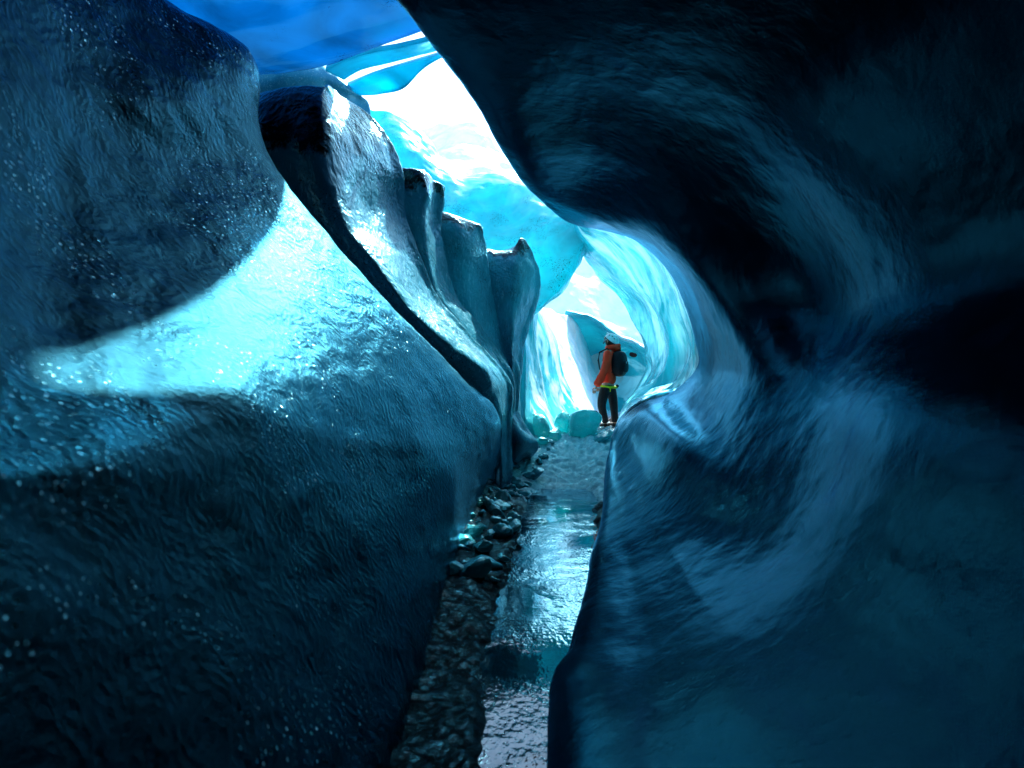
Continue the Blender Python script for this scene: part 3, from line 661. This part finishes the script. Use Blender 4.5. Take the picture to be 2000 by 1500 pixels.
for s in (1, -1):
    bm = bmesh.new(); o_ = l*.10*s
    tube(bm, [bc-bdir*.06+o_+Vector((0,0,.16)), J(520,492)+o_*.9+Vector((0,0,.04)), J(500,510)+f*.12+o_*.9, J(508,600)+f*.155+o_, J(515,700)+f*.12+o_*1.3, bc-bdir*.08+o_*1.2+Vector((0,0,-.16))], .016, 8); bm_obj('shoulder_strap', bm, M['pack'], pk_)
# climbing harness
bm = bmesh.new(); wc = J(507, 893)
ring = [wc+f*math.cos(a)*.165+l*math.sin(a)*.15+Vector((0,0,.02*math.cos(a))) for a in np.linspace(0, 2*math.pi, 25)]
tube(bm, ring, .020, 8); hn = bm_obj('harness', bm, M['harness'], person)
bm = bmesh.new(); tube(bm, [J(512,905,-.16), J(514,925,-.165), J(514,950,-.16)], .012); bm_obj('loop', bm, M['harness'], hn)
bm = bmesh.new(); tube(bm, [J(590,880,-.12), J(608,893,-.10)], .022); bm_obj('gear_clip', bm, M['vent'], hn)

# ------------------------------------------------------------------ loose ice, stones
M['chunk'] = ice('clear_ice_lump', (.02,.35,.40), (.08,.52,.56), rough=.12, transl=.5, tcol=(.05,.85,.9), frost=.3, frostcol=(.5,.75,.8), scallop=6, bump=.01, fine=.3, spec=2.0, tint=(.6,.95,1))
M['chunk_dark'] = ice('wet_ice_lump', (.01,.20,.24), (.05,.38,.42), rough=.16, scallop=9, bump=.008, fine=.6, spec=1.6, tint=(.4,.85,1), transl=.4, tcol=(.02,.5,.56))
M['stone'] = plain('dark_wet_stone', (.008,.008,.01), .9, (.003,.003,.004), 12, .02)
def rock_mesh(name, seed, sharp=.5, sub=3):
    bm = bmesh.new(); bmesh.ops.create_icosphere(bm, subdivisions=sub, radius=1)
    rn = random.Random(seed); planes = [(Vector([rn.gauss(0, 1) for _ in range(3)]).normalized(), rn.uniform(.55, .9)) for _ in range(11)]
    for v in bm.verts:
        for n_, d_ in planes:
            k = v.co.dot(n_)-d_
            if k > 0: v.co -= n_*k*(.75+sharp*.25)
    co = np.array([v.co for v in bm.verts]); dd = .07*fbm(co, 2.2, 3, seed)
    for v, q in zip(bm.verts, dd): v.co += v.co.normalized()*q
    me = bpy.data.meshes.new(name); bm.to_mesh(me); bm.free(); return me
def rock(name, mesh, loc, sc, rot, mat, **kw):
    o = bpy.data.objects.new(name, mesh); C.objects.link(o); o.location = loc; o.scale = sc; o.rotation_euler = rot
    if not mesh.materials: mesh.materials.append(mat); mesh.polygons.foreach_set('use_smooth', [name != 'ice_lump']*len(mesh.polygons))
    tag(o, **kw); return o
def gz(x, y): return float(floor_h(np.array([[x]]), np.array([[y]]))[0, 0])
# larger blocks in front of the hiker: (px, py of the base, Y, half width px, half height px, label)
for k, (px, py, Y, hw, hh, lab) in enumerate([
 (1140, 838, 9.4, 36, 30, 'large smooth turquoise ice block in front of the hiker, biggest of the pile'),
 (1103, 822, 9.6, 24, 24, 'angular clear ice block leaning left of the biggest block'),
 (1082, 832, 9.2, 14, 14, 'small rounded ice ball at the left foot of the block pile'),
 (1176, 848, 9.1, 24, 9, 'flat pale ice slab at the feet of the hiker'),
 (1052, 832, 9.4, 28, 24, 'rounded teal ice hump below the striped bank'),
 (1028, 800, 9.6, 16, 30, 'tall narrow teal ice lump beside the last fin'),
]):
    p = P(px, py, Y); u = Y/F
    rock('ice_block', rock_mesh('ice_block', 200+k, .2, 4), (p[0], p[1], gz(p[0], p[1])+hh*u*.62), (hw*u*1.15, hw*u*.9, hh*u*1.1), (.1*k, .15*k-.2, k*1.3), M['chunk'], label=lab, cat='ice block')
lump = [rock_mesh('ice_lump', 300+k, 1.0, 3) for k in range(8)]
rn = random.Random(5)
for k in range(150):
    t = rn.random()**.8; y = 3.9+t*5.1; x = -.40+rn.random()**1.4*(.30+.45*t)+max(0, y-6.8)*.15
    s_ = .022+.085*rn.random()**1.8
    rock('ice_lump', lump[k % 8], (x, y, max(gz(x, y), -.02)+s_*.35), (s_*rn.uniform(.8,1.6), s_*rn.uniform(.8,1.3), s_*rn.uniform(.5,.9)), (rn.uniform(-.5,.5), rn.uniform(-.5,.5), rn.random()*6), M['chunk_dark'],
         label=('dark wet ice lump in the rubble nearest the camera, left of the water', 'glossy teal ice lump in the middle of the rubble left of the stream', 'pale teal ice lump at the far end of the rubble, by the rounded ice tongue')[(y > 5.6)+(y > 7.2)],
         cat='ice lump', group=('near ice rubble', 'middle ice rubble', 'far ice rubble')[(y > 5.6)+(y > 7.2)])
st = [rock_mesh('stone', 400+k, .9, 2) for k in range(4)]
for k in range(26):
    px = rn.uniform(1146, 1200); Y = rn.uniform(10.9, 12.2); x = (px-1000)/F*Y; s_ = rn.uniform(.03, .10)
    rock('stone', st[k % 4], (x, Y, gz(x, Y)+s_*.2), (s_*1.3, s_, s_*.7), (0, 0, rn.random()*6), M['stone'],
         label='small dark stone on the ground behind the legs of the hiker', cat='stone', group='dark stones behind the hiker')
rock('stone', rock_mesh('stone', 440, .9, 3), P(1237, 693, 13.8), (.12, .1, .06), (0, .3, 0), M['stone'], label='single dark rock stuck in the turquoise ice, right of the backpack', cat='stone')
